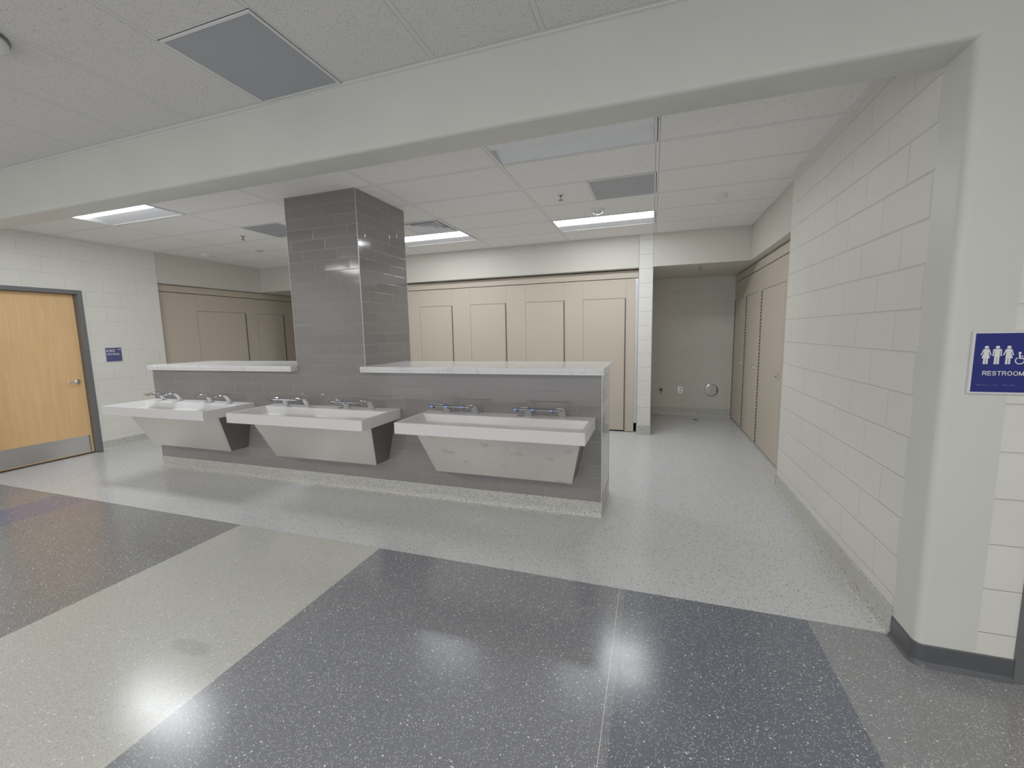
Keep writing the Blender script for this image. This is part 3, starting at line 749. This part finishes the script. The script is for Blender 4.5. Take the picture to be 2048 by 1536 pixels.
# --- restroom sign
SX0, SX1, SZ0, SZ1, SY = 1.251, 1.459, 1.264, 1.522, YF-.013
t_ = thing('restroom_sign', ((SX0+SX1)/2, YF, SZ0), 'blue restroom sign with white figures, pale border, on right front wall', 'sign')
bm = NB(); bx(bm, SX0, SX1, SY, YF+.002, SZ0, SZ1); obj('backing_frame', bm, 'signgrey', t_, bevel=.002)
bm = NB(); bx(bm, SX0+.009, SX1-.009, SY-.0008, SY+.001, SZ0+.0085, SZ1-.0085); fc = obj('face_panel', bm, 'signblue', t_)
fr = lambda u, v, d: (u, SY-.0008-d, v)
def figure(cx, kind):
    bm = NB(); disc2(bm, (cx, 1.4565), .0066, .0063, fr)
    L = lambda *p: [(cx+a, b) for a, b in p]
    if kind == 'w':
        poly2(bm, L((-.010, 1.449), (.010, 1.449), (.0075, 1.436), (-.0075, 1.436)), fr)
        poly2(bm, L((-.0070, 1.436), (.0070, 1.436), (.0130, 1.4125), (-.0130, 1.4125)), fr)
        for s in (-1, 1): poly2(bm, bar((cx+s*.0082, 1.447), (cx+s*.0152, 1.4245), .0036), fr); poly2(bm, bar((cx+s*.0042, 1.413), (cx+s*.0042, 1.388), .0066), fr)
    elif kind == 'm':
        poly2(bm, L((-.0125, 1.449), (.0125, 1.449), (.0085, 1.443), (.0085, 1.417), (-.0085, 1.417), (-.0085, 1.443)), fr)
        for s in (-1, 1): poly2(bm, bar((cx+s*.0117, 1.4475), (cx+s*.0127, 1.421), .0037), fr); poly2(bm, bar((cx+s*.0044, 1.4175), (cx+s*.0044, 1.388), .0074), fr)
    else:
        poly2(bm, L((-.010, 1.449), (.010, 1.449), (.0075, 1.436), (-.008, 1.436)), fr)
        poly2(bm, L((-.008, 1.436), (.0075, 1.436), (.0143, 1.4125), (-.008, 1.4125)), fr)
        poly2(bm, bar((cx-.0082, 1.447), (cx-.0152, 1.4245), .0036), fr); poly2(bm, bar((cx+.0082, 1.447), (cx+.0152, 1.4245), .0036), fr)
        poly2(bm, bar((cx-.0045, 1.413), (cx-.0045, 1.388), .0068), fr); poly2(bm, bar((cx+.0042, 1.413), (cx+.0042, 1.388), .0066), fr)
    obj('pictogram', bm, 'signwhite', fc)
figure(1.2975, 'w'); figure(1.332, 'm'); figure(1.367, 'h')
bm = NB(); disc2(bm, (1.4015, 1.4335), .0045, .0045, fr)
poly2(bm, bar((1.4010, 1.430), (1.4025, 1.410), .005), fr); poly2(bm, bar((1.4015, 1.4205), (1.4125, 1.4205), .0032), fr)
poly2(bm, bar((1.4018, 1.4118), (1.4155, 1.4118), .0042), fr); poly2(bm, bar((1.4145, 1.413), (1.4195, 1.396), .0042), fr); poly2(bm, bar((1.418, 1.396), (1.424, 1.3985), .0036), fr)
cw = (1.4035, 1.4025)
for i in range(14):
    a0, a1 = math.radians(125+i*15.5), math.radians(125+(i+1)*15.5)
    poly2(bm, [(cw[0]+r_*math.cos(a), cw[1]+r_*math.sin(a)) for r_, a in ((.0118, a0), (.0152, a0), (.0152, a1), (.0118, a1))], fr)
obj('pictogram', bm, 'signwhite', fc)
text('RESTROOM', .0155, 'signwhite', fc, 'lettering', fr, (1.2935, 1.3430), .1235)
bm = NB(); xx = 1.279
for word in ((3, 5), (3, 4), (6, 5)):
    for c_ in range(word[0]+word[1]-2):
        for cc in range(2):
            for rr in range(3):
                if random.random() < .5: lathe(bm, [(.0007, 0), (.0005, -.0008)], (xx+cc*.0022, SY-.0008, 1.3035-rr*.0022), 'y', 6)
        xx += .0058
    xx += .006
obj('braille', bm, 'braille', fc)
# --- custodial sign on the left wall
AY0, AY1, AZ0, AZ1, AX = 3.815, 4.023, 1.257, 1.470, XL+.010
t_ = thing('custodial_sign', (XL, (AY0+AY1)/2, AZ0), 'small blue custodial room sign on left wall beside the wooden door', 'sign')
bm = NB(); bx(bm, XL-.002, AX, AY0, AY1, AZ0, AZ1); obj('backing_frame', bm, 'signgrey', t_, bevel=.002)
bm = NB(); bx(bm, AX-.001, AX+.0008, AY0+.009, AY1-.009, AZ0+.0085, AZ1-.0085); fc = obj('face_panel', bm, plain('sign_blue_pale', (.030, .034, .13), .35, 0, .5, .05, 60), t_)
fr2 = lambda u, v, d: (AX+.0008+d, u, v)
text('A162', .034, 'signwhite', fc, 'lettering', fr2, (3.833, 1.403), .098)
text('CUSTODIAL', .022, 'signwhite', fc, 'lettering', fr2, (3.834, 1.359), .152)
bm = NB()
for i in range(10):
    a0, a1 = math.radians(150+i*22), math.radians(150+(i+1)*22)
    poly2(bm, [(3.990+r_*1.3*math.cos(a), 1.440+r_*math.sin(a)) for r_, a in ((.006, a0), (.0115, a0), (.0115, a1), (.006, a1))], fr2)
obj('emblem', bm, 'signwhite', fc)
bm = NB(); yy = 3.834
for c_ in range(14):
    for cc in range(2):
        for rr in range(3):
            if random.random() < .5: lathe(bm, [(.0009, 0), (.0006, .0009)], (AX+.0008, yy+cc*.0024, 1.317-rr*.0024), 'x', 6)
    yy += .0064
obj('braille', bm, 'braille', fc)

# ------------------------------------------------------------------ alcove fittings
yb = YREC
t_ = thing('access_cover', (1.017, yb, .36), 'round stainless access cover on alcove back wall', 'access cover')
bm = NB(); lathe(bm, [(.112, .002), (.112, -.006), (.100, -.012)], (1.017, yb, .478), 'y', 40); rim_ = obj('rim', bm, 'darkchrome', t_)
bm = NB(); lathe(bm, [(.104, -.010), (.104, -.013), (.09, -.016)], (1.017, yb, .478), 'y', 40); obj('cover_plate', bm, 'stainless', t_)
bm = NB(); lathe(bm, [(.006, -.015), (.006, -.018)], (1.017, yb, .478), 'y', 10); obj('screw', bm, 'gap', t_)
bm = NB(); bx(bm, 1.098, 1.108, yb-.019, yb-.012, .452, .505); obj('latch', bm, 'black', t_)
t_ = thing('wall_outlet', (.504, yb, .415), 'small metal electrical outlet on alcove back wall', 'outlet')
bm = NB(); bx(bm, .462, .546, yb-.006, yb+.001, .414, .532); obj('cover_plate', bm, 'stainless', t_, bevel=.003)
for z in (.447, .498):
    bm = NB(); bx(bm, .486, .522, yb-.010, yb-.005, z-.018, z+.018); obj('socket', bm, 'ivory', t_, bevel=.004)
t_ = thing('hose_bib', (.168, yb, .43), 'small metal hose bib low on alcove back wall at left', 'hose bib')
bm = NB(); lathe(bm, [(.030, .001), (.030, -.006), (.014, -.010), (.013, -.05), (.010, -.055)], (.168, yb, .468), 'y', 18); obj('body', bm, 'darkchrome', t_, smooth=True)
bm = NB(); lathe(bm, [(.011, .03), (.011, -.03), (.014, -.034), (.014, -.045)], (.168, yb-.05, .452), 'z', 14); obj('spout', bm, 'darkchrome', t_, smooth=True)
bm = NB(); lathe(bm, [(.019, 0), (.021, -.006), (.016, -.012)], (.168, yb-.055, .472), 'y', 14); obj('handle', bm, 'gap', t_)
t_ = thing('floor_drain', (.733, 7.79, 0), 'small dark floor drain in the alcove', 'floor drain')
bm = NB(); lathe(bm, [(.066, -.001), (.066, .0015), (.044, .002)], (.733, 7.79, 0), 'z', 28); obj('rim', bm, 'alu', t_)
bm = NB(); lathe(bm, [(.042, .0005), (.040, .0028), (.01, .003)], (.733, 7.79, 0), 'z', 28); obj('grate', bm, 'black', t_)
t_ = thing('door_stop', (1.318, 8.06, 0), 'tiny pale floor stop at foot of the alcove corner', 'door stop')
bm = NB(); lathe(bm, [(.016, 0), (.016, .03), (.010, .04), (.004, .044)], (1.302, 8.06, 0), 'z', 14); obj('bumper', bm, 'white', t_, smooth=True)

# ------------------------------------------------------------------ light
def area(x, y, z, sx, sy, p, col=(1, .98, .95)):
    l = bpy.data.lights.new('corridor_lamp', 'AREA'); l.shape = 'RECTANGLE'; l.size = sx; l.size_y = sy; l.energy = p; l.color = col
    o = bpy.data.objects.new('corridor_lamp', l); COL.objects.link(o); o.location = (x, y, z); return o
for x in (-6.2, -3.55, -.9, 1.75): area(x, -1.2, ZC1-.02, .6, 1.2, 44)
w = bpy.data.worlds.new('World'); SC.world = w; w.use_nodes = True
w.node_tree.nodes['Background'].inputs[0].default_value = (.75, .77, .8, 1); w.node_tree.nodes['Background'].inputs[1].default_value = 1.40

# ------------------------------------------------------------------ camera
y_, p_, r_ = map(math.radians, (YAW, PITCH, ROLL))
F = Vector((-math.sin(y_)*math.cos(p_), math.cos(y_)*math.cos(p_), math.sin(p_)))
R0 = Vector((math.cos(y_), math.sin(y_), 0)); U0 = R0.cross(F)
R_ = R0*math.cos(r_)+U0*math.sin(r_); U_ = U0*math.cos(r_)-R0*math.sin(r_)
cd = bpy.data.cameras.new('camera'); cam = bpy.data.objects.new('camera', cd); COL.objects.link(cam)
cd.sensor_fit = 'HORIZONTAL'; cd.sensor_width = 36; cd.lens = FPX/2048*36; cd.clip_start = .05
cam.matrix_world = Matrix(((R_.x, U_.x, -F.x, 0), (R_.y, U_.y, -F.y, 0), (R_.z, U_.z, -F.z, CAM_H), (0, 0, 0, 1)))
SC.camera = cam
SC.view_settings.view_transform = 'Standard'; SC.view_settings.look = 'None'; SC.view_settings.exposure = -0.27; SC.view_settings.gamma = 1.38
SC.cycles.use_adaptive_sampling = True; SC.cycles.adaptive_threshold = .06; SC.cycles.adaptive_min_samples = 24
